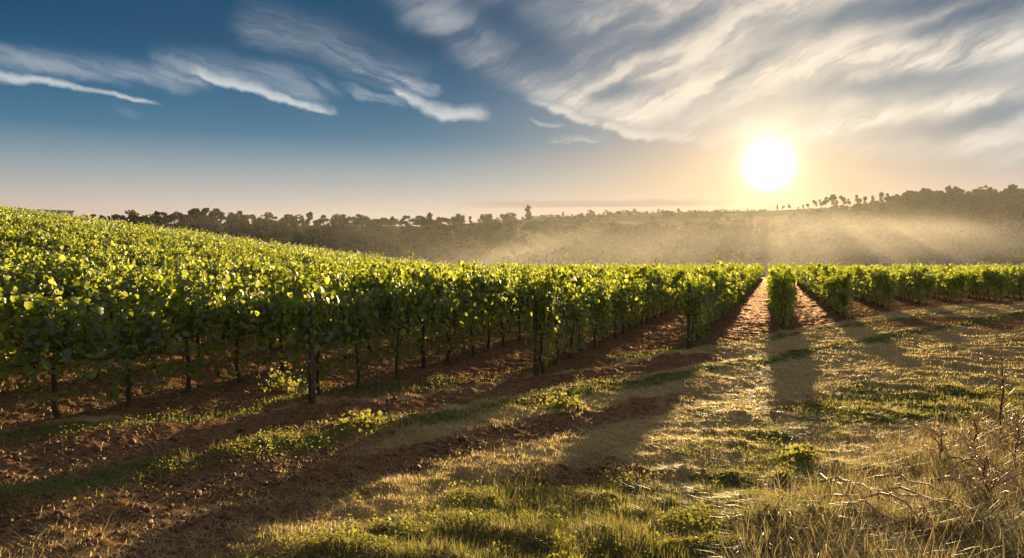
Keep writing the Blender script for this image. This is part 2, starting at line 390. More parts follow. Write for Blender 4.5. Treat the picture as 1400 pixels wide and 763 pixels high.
# ------------------------------------------------------------------ the ground: one sheet
def patchy(x, y):     # where green things grow on the headland
    t = track(x, y); r = np.hypot(x, y); g = fbm(x, y, .7, 4, 71)
    green = .75*np.exp(-((t-2.55)/.45)**2) + .8*sstep(r+2*(g-.5), 8.6, 7.0)*sstep(t, 5.0, 6.2) + .55*np.exp(-((t+.1)/.45)**2) + .35*sstep(t, 8.0, 10.0)*sstep(y, 16, 9) + .75*sstep(fbm(x, y, .35, 4, 44), .51, .64)*sstep(t, 3.5, 6)*sstep(y, 17, 11)
    return np.clip(green*(.45+1.1*g), 0, 1)
def soil_amount(x, y):
    s, n, depth = lies(x, y); t = track(x, y)
    inside = sstep(depth, -.2, .8)
    red = np.exp(-((t-1.2)/.75)**4); grey = .8*np.exp(-((t-3.85)/.6)**4)
    dark = np.exp(-(((x-19)/8)**2+((y-29.5-.25*(x-19))/3.4)**2)**2)*.95
    alley = .55+.45*np.cos(2*np.pi*(n-N0)/PITCH+.3)
    rightfade = sstep(n, 1.0, -3.0)
    return np.clip(np.maximum.reduce([inside*(.7+.3*alley), red*rightfade*(1-inside), grey*rightfade, dark, .8*sstep(x, .2, -2.6)*sstep(t, 6.5, 4.5)*(1-inside), .75*sstep(fbm(x, y, .5, 4, 19), .54, .66)*sstep(t, 4, 6)]), 0, 1)
def make_ground():
    th = np.concatenate([np.linspace(-180, -50, 40)[:-1], np.linspace(-50, -40, 40)[:-1], np.linspace(-40, 40, 900)[:-1], np.linspace(40, 50, 40)[:-1], np.linspace(50, 180, 40)[:-1]])
    rr = np.concatenate([[.6, 1.5, 2.5, 3.3], np.geomspace(4.0, 30, 700), np.geomspace(30, 130, 260)[1:], np.geomspace(130, 1150, 170)[1:]])
    T, Q = np.meshgrid(R(1)*th, rr)
    x, y = Q*np.sin(T), Q*np.cos(T)
    z = ground_z(x, y)
    nr, na = x.shape
    v = np.concatenate([np.stack([x, y, z], -1).reshape(-1, 3), [[0, 0, float(ground_z(np.zeros(1), np.zeros(1))[0])]]])
    i = np.arange(nr-1)[:, None]*na; j = np.arange(na)[None]; j2 = (j+1) % na
    f = np.stack([i+j, i+j2, i+na+j2, i+na+j], -1).reshape(-1, 4)[:, ::-1]
    fan = np.stack([np.full(na, nr*na), np.arange(na), (np.arange(na)+1) % na], 1)[:, ::-1]
    fx, fy = v[:, 0], v[:, 1]
    me = np_mesh('ground', v, [f, fan], ground_mat(), True, {'soil': soil_amount(fx, fy), 'green': patchy(fx, fy), 'wood': sstep(fy-edge_y(fx), -1, 10)})
    tag(link('ground', me), kind='structure')
make_ground()

# ------------------------------------------------------------------ vines
def vine_canopy(seed, nleaf, size, full):
    r = np.random.default_rng(seed)
    nsh = 20
    P, NR = [], []
    per = max(1, int(nleaf*.74/nsh))
    for k in range(nsh):                                   # shoots rising from the cordon, arching over and hanging
        x0 = -.54+1.08*(k+.5)/nsh + r.normal(0, .04); side = r.choice([-1, 1]); lean = r.normal(0, .18)
        h = r.uniform(.62, 1.1) + (.22 if k % 5 == 2 else 0); out = r.uniform(.05, .46)*side; droop = r.uniform(.0, .55)
        t = r.uniform(.05, 1, per)**.85
        px = x0 + lean*t; py = out*t**1.3 + side*droop*.45*np.clip(t-.65, 0, 1)*1.6
        pz = .80 + h*t - droop*1.1*np.clip(t-.62, 0, 1)**1.4*2.0
        P.append(np.stack([px, py, pz], 1) + r.normal(0, .055, (per, 3)))
    rest = nleaf-per*nsh                                    # skirt of leaves hanging below and on the flanks
    zz = r.uniform(.26, 1.45, rest); w = .16+.22*np.sin(np.clip((zz-.4)/1.2, 0, 1)*np.pi)
    P.append(np.stack([r.uniform(-.62, .62, rest), w*r.choice([-1, 1], rest)*r.uniform(.3, 1.35, rest), zz], 1))
    P = np.concatenate(P)
    nr = unit(np.stack([r.normal(0, .55, len(P)), np.sign(P[:, 1]+1e-6)*np.abs(r.normal(.6, .5, len(P))), r.normal(.35, .5, len(P))], 1))
    spin = np.pi + r.normal(0, .6, len(P))
    return leaves(P, nr, spin, size*r.uniform(.5, 1.5, len(P)), full)
def vine_wood(seed):
    r = np.random.default_rng(seed); b = r.normal(0, .04, (6, 2)); b[0] = 0
    t = np.linspace(0, 1, 6); tr = np.stack([np.cumsum(b[:, 0])*.7, np.cumsum(b[:, 1])*.7, -.08+.92*t], 1)
    parts = [tube(tr, np.linspace(.042, .026, 6)*r.uniform(.85, 1.2))]
    for sgn in (-1, 1):
        c = np.stack([tr[-1, 0]+sgn*np.linspace(0, .6, 5), tr[-1, 1]+r.normal(0, .02, 5), tr[-1, 2]+np.array([0, .03, .05, .04, .05])], 1)
        parts.append(tube(c, np.linspace(.024, .012, 5), 5))
    return merge(parts)
NVAR = 7
CANOPY = [np_mesh('canopy', *vine_canopy(100+k, 1000, .088, True), M['vine']) for k in range(NVAR)]
TRUNK = [np_mesh('trunk', *vine_wood(200+k), M['bark'], True) for k in range(NVAR)]
STEP = 1.2
vines = []            # (row, number in row, x, y, z, turn, size)
for k in range(-52, 20):
    n = N0 + PITCH*k; s0 = float(row_start(n))
    for i in range(0, 140):
        s = s0 + .55 + i*STEP
        x, y = n*N[0]+s*U[0], n*N[1]+s*U[1]
        if y > edge_y(x): break
        if y < 2 or abs(x) > .80*y+7: continue
        vines.append((k, i, x, y))
V = np.array([(v[2], v[3]) for v in vines]); VK = np.array([v[0] for v in vines]); VI = np.array([v[1] for v in vines])
VZ = terrain(V[:, 0], V[:, 1]) + .4*relief(V[:, 0], V[:, 1])
rv = np.random.default_rng(3)
VFLIP = rv.integers(0, 2, len(V)); VVAR = rv.integers(0, NVAR, len(V)); VS = rv.uniform(.82, 1.13, len(V))*np.where(VK > 0, rv.uniform(.8, 1.04, len(V)), 1.0); VT = rv.normal(0, .09, len(V)); VW = np.where(VI < 2, .66, rv.uniform(.7, 1.02, len(V)))
V = V + N[None]*rv.normal(0, .045, len(V))[:, None]
# the 300 vines that show largest from the photograph's side of the field: row -> places in the row
SHOWN_ROWS = {-35: [106, 108], -30: [129], -29: [102], -27: [95], -26: [102], -25: [84, 89, 90], -24: [79, 84], -23: [90], -22: [75, 82, 87, 88, 91, 95], -21: [70, 75, 79], -20: [63, 65, 68, 69], -19: [63, 65, 66, 67, 76, 78], -18: [55, 59, 60, 63, 68, 72], -17: [51, 52, 54, 56, 59, 60, 66, 69, 72], -16: [49, 50, 51, 52, 53, 54, 57, 59, 60, 62, 68], -15: [44, 46, 58, 66], -14: [39, 40, 41, 42, 45, 46, 47, 53, 55, 56, 58, 59, 60], -13: [35, 36, 37, 38, 39, 40, 45, 46, 47, 51, 56, 59], -12: [33, 34, 35, 36, 37, 39, 42, 44, 45, 51], -11: [28, 29, 30, 31, 33, 36, 37, 39], -10: [23, 24, 27, 28, 29, 30, 32, 33, 34, 36, 40], -9: [20, 21, 22, 23, 24, 26, 31, 39], -8: [16, 19, 21, 22, 23, 24, 25, 27, 30], -7: [12, 13, 14, 15, 16, 17, 18, 19, 20, 22, 25], -6: [7, 8, 9, 10, 11, 12, 14, 17, 18, 27, 32], -5: [3, 4, 5, 6, 7, 8, 9, 10, 11, 17, 23, 25], -4: [0, 1, 2, 3, 4, 5, 6, 7, 8, 9, 10, 11, 15, 16, 19, 23, 24, 30, 34], -3: [0, 1, 2, 3, 4, 5, 6, 7, 8, 9, 12, 13, 14, 15, 16, 17, 20], -2: [0, 1, 2, 3, 4, 5, 6, 7, 8, 9, 10, 11, 12, 13, 14, 15, 16, 18], -1: [0, 1, 2, 3, 4, 5, 6, 7, 8, 11, 14, 16, 18, 19, 20, 21, 25], 0: [0, 1, 2, 3, 4, 5, 8, 14], 1: [0, 1, 2, 3, 4, 5, 6, 7, 8, 10, 13, 14, 15, 16, 21], 2: [0, 1, 2, 3, 4, 5, 6, 7, 8, 9, 12], 3: [0, 1, 2, 3, 4, 5, 6, 8], 4: [0, 1, 2, 3, 4, 5, 6], 5: [0, 1, 2, 3, 4, 5, 6, 12], 6: [1, 2, 3, 4, 5, 10]}
SHOWN = {(k, i) for k, v in SHOWN_ROWS.items() for i in v}
near_set = {q for q in range(len(V)) if (int(VK[q]), int(VI[q])) in SHOWN}
ORD = ['end', 'second', 'third', 'fourth', 'fifth', 'sixth', 'seventh', 'eighth', 'ninth', 'tenth', 'eleventh', 'twelfth']
def row_words(k):
    if k == 0: return 'the lone central row below the sun', 'vines of the lone central row'
    side = 'right' if k > 0 else 'left'; a = abs(k)
    w = {1: 'first', 2: 'second', 3: 'third', 4: 'fourth', 5: 'fifth', 6: 'sixth', 7: 'seventh', 8: 'eighth', 9: 'ninth', 10: 'tenth'}
    if a in w: return f'the {w[a]} row {side} of the lone central row', f'vines of the {w[a]} row {side} of the lone central row'
    return None, None
def vine_label(k, i):
    rw, g = row_words(k)
    if k < -15: return 'distant small grapevine high on the left slope towards its crest', 'grapevines high on the left slope'
    if k < -8: return 'grapevine midway up the left slope with only its sunlit top showing', 'grapevines midway up the left slope'
    if k < -4: return f'leafy grapevine in {rw}, seen over nearer rows', g
    if i == 0: return f'bushy grapevine at the near end of {rw}' if k else 'narrow grapevine standing alone at the near end of the lone row below the sun', g
    if i < 12: return f'{ORD[i]} grapevine from the near end of {rw}', g
    return f'backlit grapevine past the twelfth in {rw}', g
TURN = math.pi/2-ROW_AZ
for q in sorted(near_set):
    k, i = int(VK[q]), int(VI[q])
    root = bpy.data.objects.new('grapevine', None); COL.objects.link(root); root.empty_display_size = .2
    root.location = (V[q, 0], V[q, 1], VZ[q]); root.rotation_euler = (0, 0, TURN + math.pi*int(VFLIP[q]) + VT[q]); root.scale = (1, VW[q], VS[q])
    lab, grp = vine_label(k, i); tag(root, lab, 'grapevine', grp)
    link('trunk', TRUNK[VVAR[q]], root); link('canopy', CANOPY[VVAR[q]], root)
# every further vine: one mass
def vine_mass():
    parts = []
    far = np.array([q for q in range(len(V)) if q not in near_set]); dist = np.hypot(V[far, 0], V[far, 1])
    for lo, hi, nl, sz, full in ((0, 45, 420, .125, False), (45, 80, 230, .16, False), (80, 300, 150, .2, False)):
        sel = far[(dist >= lo) & (dist < hi)]
        for var in range(5):
            ss_ = sel[VVAR[sel] % 5 == var]
            if not len(ss_): continue
            tv, tf = vine_canopy(300+var, nl, sz, full)
            a = TURN+np.pi*VFLIP[ss_]+VT[ss_]; c, s = np.cos(a)[:, None], np.sin(a)[:, None]
            vx = V[ss_, 0][:, None] + c*tv[None, :, 0] - s*tv[None, :, 1]
            vy = V[ss_, 1][:, None] + s*tv[None, :, 0] + c*tv[None, :, 1]
            vz = VZ[ss_][:, None] + tv[None, :, 2]*VS[ss_][:, None]
            o = (np.arange(len(ss_))*len(tv))[:, None, None]
            parts.append((np.stack([vx, vy, vz], -1).reshape(-1, 3), [(f[None]+o).reshape(-1, f.shape[1]) for f in tf if len(f)]))
    me = np_mesh('vineyard_foliage', *merge(parts), M['vine'])
    tag(link('vineyard_foliage', me), 'mass of further grapevines covering the slope to the far edge', 'vineyard', kind='stuff')
vine_mass()
# end posts
def post_mesh(seed):
    r = np.random.default_rng(seed)
    return merge([tube([[0, 0, -.3], [r.normal(0, .01), 0, .6], [r.normal(0, .02), 0, 1.2], [r.normal(0, .03), 0, 1.62]], [.05, .047, .045, .042], 10)])
for k in (-3, -2, -1):
    n = N0+PITCH*k; s = float(row_start(n))+.25; x, y = n*N[0]+s*U[0], n*N[1]+s*U[1]
    o = link('wooden_post', np_mesh('wooden_post', *post_mesh(50+k), M['post'], True), None, (x, y, float(terrain(x, y))), k*1.7)
    rw, _ = row_words(k)
    tag(o, f'dark wooden post ending {rw}', 'post', 'posts at the row ends')

# ------------------------------------------------------------------ grass and straw
def to_ground(px, py):
    d = 1099*EYE/(py-360); return (px-700)/1099*d, d
def blades(x, y, length, width, lean, head, curl, r):
    z = ground_z(x, y)-.01; n = len(x)
    dirx, diry = np.cos(head), np.sin(head)
    side = np.stack([-diry, dirx, np.zeros(n)], 1)*width[:, None]*.5
    pts = []
    p = np.stack([x, y, z], 1); ang_ = lean.copy()
    for q in range(4):
        pts.append(p.copy())
        st = (length/3)[:, None]*np.stack([dirx*np.sin(ang_), diry*np.sin(ang_), np.cos(ang_)], 1)
        p = p+st; ang_ = ang_+curl
    v = np.stack([pts[0]-side, pts[0]+side, pts[1]-side*.9, pts[1]+side*.9, pts[2]-side*.65, pts[2]+side*.65, pts[3]], 1)
    o = (np.arange(n)*7)[:, None, None]
    f4 = np.array([[0, 1, 3, 2], [2, 3, 5, 4]])[None]+o; f3 = np.array([[4, 5, 6]])[None]+o
    return v.reshape(-1, 3), [f4.reshape(-1, 4), f3.reshape(-1, 3)]
def scatter(n, r, ylo=398, yhi=800):
    return to_ground(r.uniform(-140, 1560, n), r.uniform(ylo, yhi, n))
def make_grass():
    r = np.random.default_rng(21)
    # dry straw and mown hay lying on the headland
    x, y = scatter(430000, r); s, n, depth = lies(x, y)
    soil = soil_amount(x, y); keep = r.uniform(0, 1, len(x)) < np.where(depth > 0, .10, np.clip(1.05-soil*1.02-patchy(x, y)*.55, .06, 1))
    x, y = x[keep], y[keep]; d = np.hypot(x, y); m = len(x)
    L = r.uniform(.06, .24, m); W = np.maximum(.004, d*.00042)*r.uniform(.7, 1.4, m)
    xs, ys = scatter(380000, r); s, n, depth = lies(xs, ys)
    ks = r.uniform(0, 1, len(xs)) < np.where(depth > 0, .04, np.clip(1.0-soil_amount(xs, ys)*1.15-patchy(xs, ys)*.7, .015, 1))*(.2+.8*sstep(fbm(xs, ys, 1.6, 4, 63), .36, .6))
    xs, ys = xs[ks], ys[ks]; q = len(xs); ds = np.hypot(xs, ys)
    v, f = blades(xs, ys, r.uniform(.02, .065, q), np.maximum(.004, ds*.0005)*r.uniform(.8, 1.5, q), r.uniform(.05, .9, q), r.normal(math.pi/2-R(SUN_AZ), .7, q)+np.where(r.uniform(0, 1, q) < .5, 0, np.pi), r.uniform(.0, .35, q), r)
    tag(link('stubble', np_mesh('stubble', v, f, M['stubble'])), 'short pale stubble of mown grass standing all over the headland', 'stubble', kind='stuff')
    head = r.normal(0, 1.0, m)+np.where(r.uniform(0, 1, m) < .5, 0, np.pi) - .5
    v, f = blades(x, y, L, W, r.uniform(1.15, 1.62, m), head, r.normal(.05, .10, m), r)
    tag(link('straw', np_mesh('straw', v, f, M['straw'])), 'golden dry straw and mown hay strewn over the headland', 'straw', kind='stuff')
    # green grass
    x, y = scatter(420000, r); g = patchy(x, y); s, n, depth = lies(x, y)
    under = np.exp(-((((n-N0)/PITCH+.5) % 1-.5)/.16)**2)*sstep(depth, -.5, .5)*.5
    keep = r.uniform(0, 1, len(x)) < np.clip(np.maximum(g*.9-.12, under), 0, .8)
    x, y = x[keep], y[keep]; d = np.hypot(x, y); m = len(x)
    big = fbm(x, y, .8, 2, 91)
    L = r.uniform(.04, .13, m)*(.4+1.1*big); W = np.maximum(.004, d*.00042)*r.uniform(.7, 1.4, m)
    v, f = blades(x, y, L, W, r.uniform(.05, 1.1, m), r.uniform(0, 2*np.pi, m), r.uniform(.05, .45, m), r)
    tag(link('grass', np_mesh('grass', v, f, M['grass'])), 'short green grass growing in patches along the tracks', 'grass', kind='stuff')
    # long rough grass at the lower right
    px = r.uniform(1010, 1600, 60000); py = r.uniform(560, 860, 60000)
    ok = (py-575 > np.abs(1370-px)*.42-18*r.normal(0, 1, 60000)) ; px, py = px[ok], py[ok]
    x, y = to_ground(px, py); cl = fbm(x, y, 1.6, 2, 55); ok = r.uniform(0, 1, len(x)) < cl*1.5-.25; x, y = x[ok], y[ok]; m = len(x)
    L = r.uniform(.08, .28, m); W = r.uniform(.004, .008, m)
    v, f = blades(x, y, L, W, r.uniform(.1, 1.2, m), r.uniform(0, 6.28, m), r.uniform(.1, .6, m), r)
    tag(link('rough_grass', np_mesh('rough_grass', v, f, M['grass'])), 'long rough green grass at the bottom right corner', 'grass', kind='stuff')
    x2, y2 = np.concatenate([x, x+.05])+.03, np.concatenate([y, y+.04])+.02; m2 = len(x2)
    v, f = blades(x2, y2, r.uniform(.15, .45, m2), r.uniform(.003, .007, m2), r.uniform(.7, 1.6, m2), r.uniform(0, 6.28, m2), r.uniform(-.15, .35, m2), r)
    tag(link('dry_grass', np_mesh('dry_grass', v, f, M['straw'])), 'tall dry yellow grass at the bottom right corner', 'grass', kind='stuff')
    # low broad-leaved weeds
    x, y = scatter(420000, r, 520, 800); g = patchy(x, y); cl = fbm(x, y, 2.2, 2, 77)
    keep = r.uniform(0, 1, len(x)) < np.clip(g*sstep(cl, .38, .64)*.55, 0, 1); x, y = x[keep], y[keep]; m = len(x)
    p = np.stack([x, y, ground_z(x, y)+r.uniform(.0, .09, m)*(.4+1.2*fbm(x, y, 1.7, 2, 13))], 1)
    v, f = leaves(p, unit(np.stack([r.normal(0, .6, m), r.normal(0, .6, m), np.ones(m)*.7], 1)), r.uniform(0, 6.28, m), r.uniform(.012, .032, m), False)
    tag(link('weeds', np_mesh('weeds', v, f, M['weed'])), 'low broad leaved green weeds among the foreground grass', 'weeds', kind='stuff')
make_grass()
def clods():
    r = np.random.default_rng(61); bm = bmesh.new(); bmesh.ops.create_icosphere(bm, subdivisions=1, radius=1)
    bm.verts.ensure_lookup_table(); bv = np.array([v.co[:] for v in bm.verts]); bf = np.array([[v.index for v in f.verts] for f in bm.faces]); bm.free()
    x, y = scatter(26000, r, 400, 790); so = soil_amount(x, y); keep = r.uniform(0, 1, len(x)) < sstep(so, .45, .9)*(.2+.8*sstep(fbm(x, y, 1.2, 3, 88), .4, .6)); x, y = x[keep], y[keep]; n = len(x)
    sz = r.uniform(.008, .028, n)*(1+.8*(r.uniform(0, 1, n) > .93))
    v = bv[None]*(1+r.normal(0, .22, (n, len(bv), 1)))*sz[:, None, None]*r.uniform(.6, 1.3, (n, 1, 3)); v[:, :, 2] *= .75
    v = v+np.stack([x, y, ground_z(x, y)+sz*.3], 1)[:, None]
    me = np_mesh('soil_clods', v.reshape(-1, 3), [(bf[None]+(np.arange(n)*len(bv))[:, None, None]).reshape(-1, 3)], bark('clod_earth', (.08, .036, .019), (.23, .125, .07), 30, .7))
    tag(link('soil_clods', me), 'crumbled clods of red earth strewn over the bare tracks', 'soil clods', kind='stuff')
clods()

# ------------------------------------------------------------------ far trees
def tree_parts(seed, h, w, kind, nq=300, lo=.18):
    """crown in uneven lobes on a tapered trunk with limbs, base at the origin"""
    r = np.random.default_rng(seed); wood = []
    tw = np.array([[0, 0, -.4], [r.normal(0, .02)*h, r.normal(0, .02)*h, h*.35], [r.normal(0, .04)*h, r.normal(0, .03)*h, h*.8]])
    wood.append(tube(tw, [h*.03, h*.022, h*.008], 6))
    nl = r.integers(5, 9); P = []
    for k in range(nl):
        a = r.uniform(0, 6.28); zz = h*r.uniform(lo+.12, .92); rad = w*.5*r.uniform(.2, .95)*(1-.55*max(0, zz/h-.5)*2)
        c = np.array([rad*math.cos(a), rad*math.sin(a), zz])
        wood.append(tube(np.array([[0, 0, h*.3], c*.5+[0, 0, h*.12], c]), [h*.012, h*.008, h*.004], 4))
        q = unit(r.normal(0, 1, (nq//nl, 3)))*r.uniform(.35, 1, (nq//nl, 1))**.6
        P.append(c + q*np.array([w*.30, w*.30, h*.17])*r.uniform(.6, 1.15))
    P = np.concatenate(P); P[:, 2] = np.maximum(P[:, 2], h*.06)
    nr = unit(r.normal(0, 1, (len(P), 3))); 
    return merge(wood), leaves(P, nr, r.uniform(0, 6.28, len(P)), h*.15*r.uniform(.6, 1.3, len(P)), False)
TREES = [[np_mesh(nm, *g, M[mt]) for nm, g, mt in zip(('trunk', 'crown'), tree_parts(400+k, 1.0, w, 0, 340, lo), ('bark', 'tree'))]
         for k, (w, lo) in enumerate([(.75, -.05), (.9, -.1), (.55, .0), (1.0, .2), (.7, .35), (.42, -.08), (1.1, -.05), (.85, .05)])]
def px_dir(px): a = math.atan((px-700)/1099); return math.sin(a), math.cos(a)
def tree(name, x, y, h, var, label, group=None, cat='tree', rz=None, fat=1.0):
    root = bpy.data.objects.new(name, None); COL.objects.link(root)
    root.location = (x, y, float(terrain(np.array([x]), np.array([y]))[0])-.1); root.scale = (h*fat, h*fat, h); root.rotation_euler = (0, 0, x*1.3 if rz is None else rz)
    tag(root, label, cat, group)
    link('trunk', TREES[var][0], root); link('crown', TREES[var][1], root); return root
def far_trees():
    r = np.random.default_rng(33)
    def ridge(px, dr=0.0):
        dx, dy = px_dir(px); rr = float(np.interp(px, RIDGE_X, RIDGE_R))+dr; return dx*rr, dy*rr
    # skyline of the dark wood behind the left slope
    px = 128.0
    while px < 690:
        h = r.uniform(2.0, 3.9)*(1.25 if 240 < px < 330 else 1.0)*(.7 if px > 640 else 1.0); x, y = ridge(px, r.uniform(-6, 4))
        tree('woodland_tree', x, y, h, int(r.integers(0, 8)), 'dark tree on the skyline of the wood behind the left vineyard slope', 'skyline trees of the left wood', fat=r.uniform(.8, 1.25))
        px += r.uniform(7, 15)
    # scattered little trees right of the sun, then the taller wood
    px = 1062.0
    while px < 1240:
        x, y = ridge(px, r.uniform(-8, 3)); h = r.uniform(4.0, 9.0)*(1 if px > 1110 else .5)
        tree('ridge_tree', x, y, h, int(r.choice([3, 4, 4, 2])), 'small spindly tree on the ridge just right of the sun', 'small trees on the ridge right of the sun', fat=r.uniform(.6, 1.0))
        px += r.uniform(6, 13)
    while px < 1440:
        x, y = ridge(px, r.uniform(-14, 2)); h = r.uniform(4.5, 12.0)
        tree('hilltop_tree', x, y, h, int(r.integers(0, 8)), 'tall dark tree on the hilltop wood at the far right', 'tall trees of the hilltop wood at far right', fat=r.uniform(.65, 1.15))
        px += r.uniform(7, 16)
    for px, h, var, lab in ((722, 6.0, 2, 'single upright tree breaking the skyline at the middle of the ridge'),
                            (770, 2.8, 6, 'low round tree on the ridge just right of the single upright tree'),
                            (900, 3.2, 1, 'low bush on the bare ridge left of the sun')):
        x, y = ridge(px); tree('ridge_tree', x, y, h, var, lab, fat=.8)
    x, y = -88*.7, 138*.7
    dx, dy = px_dir(33); tree('slope_tree', dx*143, dy*143, 2.3, 0, 'small round tree on the crest of the vineyard slope at far left')
    # bushes and hedges on the field below the ridge in the middle
    for _ in range(46):
        px = r.uniform(715, 1040); x, y = ridge(px, -r.uniform(10, 220))
        tree('field_bush', x, y, r.uniform(2.2, 4.6), int(r.choice([0, 1, 6, 7])), 'dark round bush on the hazy field below the middle ridge', 'bushes on the hazy field', 'bush', fat=r.uniform(1, 1.5))
    # the woods and thickets that read as one mass
    parts = []
    T = [tree_parts(600+k, 1.0, w, 0, 150, .08) for k, w in enumerate((.9, 1.1, .75, 1.0))]
    def put(px, dr, h):
        if px > 1050 and dr > -200: h *= float(np.clip((px-1040)/200, .3, 1))
        dr = max(dr, 200-float(np.interp(px, RIDGE_X, RIDGE_R)))
        x, y = ridge(px, dr); z = float(terrain(np.array([x]), np.array([y]))[0])
        for v, f in T[int(r.integers(0, 4))]:
            a = r.uniform(0, 6.28); c, s = math.cos(a), math.sin(a)
            q = np.stack([x+h*1.15*(c*v[:, 0]-s*v[:, 1]), y+h*1.15*(s*v[:, 0]+c*v[:, 1]), z-.3+h*v[:, 2]], 1); parts.append((q, f))
    for _ in range(620): put(r.uniform(60, 705), -r.uniform(0, 70), r.uniform(2.2, 4.2))
    for _ in range(60): put(r.uniform(690, 800), -r.uniform(60, 200), r.uniform(2.6, 5))
    for _ in range(260): put(r.uniform(760, 1090), -r.uniform(235, 400), r.uniform(5, 12))
    for _ in range(26): put(r.uniform(700, 1060), -r.uniform(60, 200), r.uniform(3, 6))
    for _ in range(330): put(r.uniform(1085, 1245), -r.uniform(95, 380), r.uniform(5, 12.0))
    for _ in range(400): put(r.uniform(1240, 1500), -r.uniform(36, 380), r.uniform(5, 12.0))
    for _ in range(190): put(r.uniform(1240, 1500), -r.uniform(0, 40), r.uniform(3.5, 8.5))
    for _ in range(120): put(r.uniform(1080, 1250), -r.uniform(0, 34), r.uniform(1.4, 3.0))
    for _ in range(260): put(r.uniform(690, 1130), r.uniform(-5, 2), r.uniform(.7, 2.0))
    me = np_mesh('far_woods', *merge(parts), M['tree'])
    tag(link('far_woods', me), 'dark far woods filling the valley sides under the ridge', 'woods', kind='stuff')
far_trees()

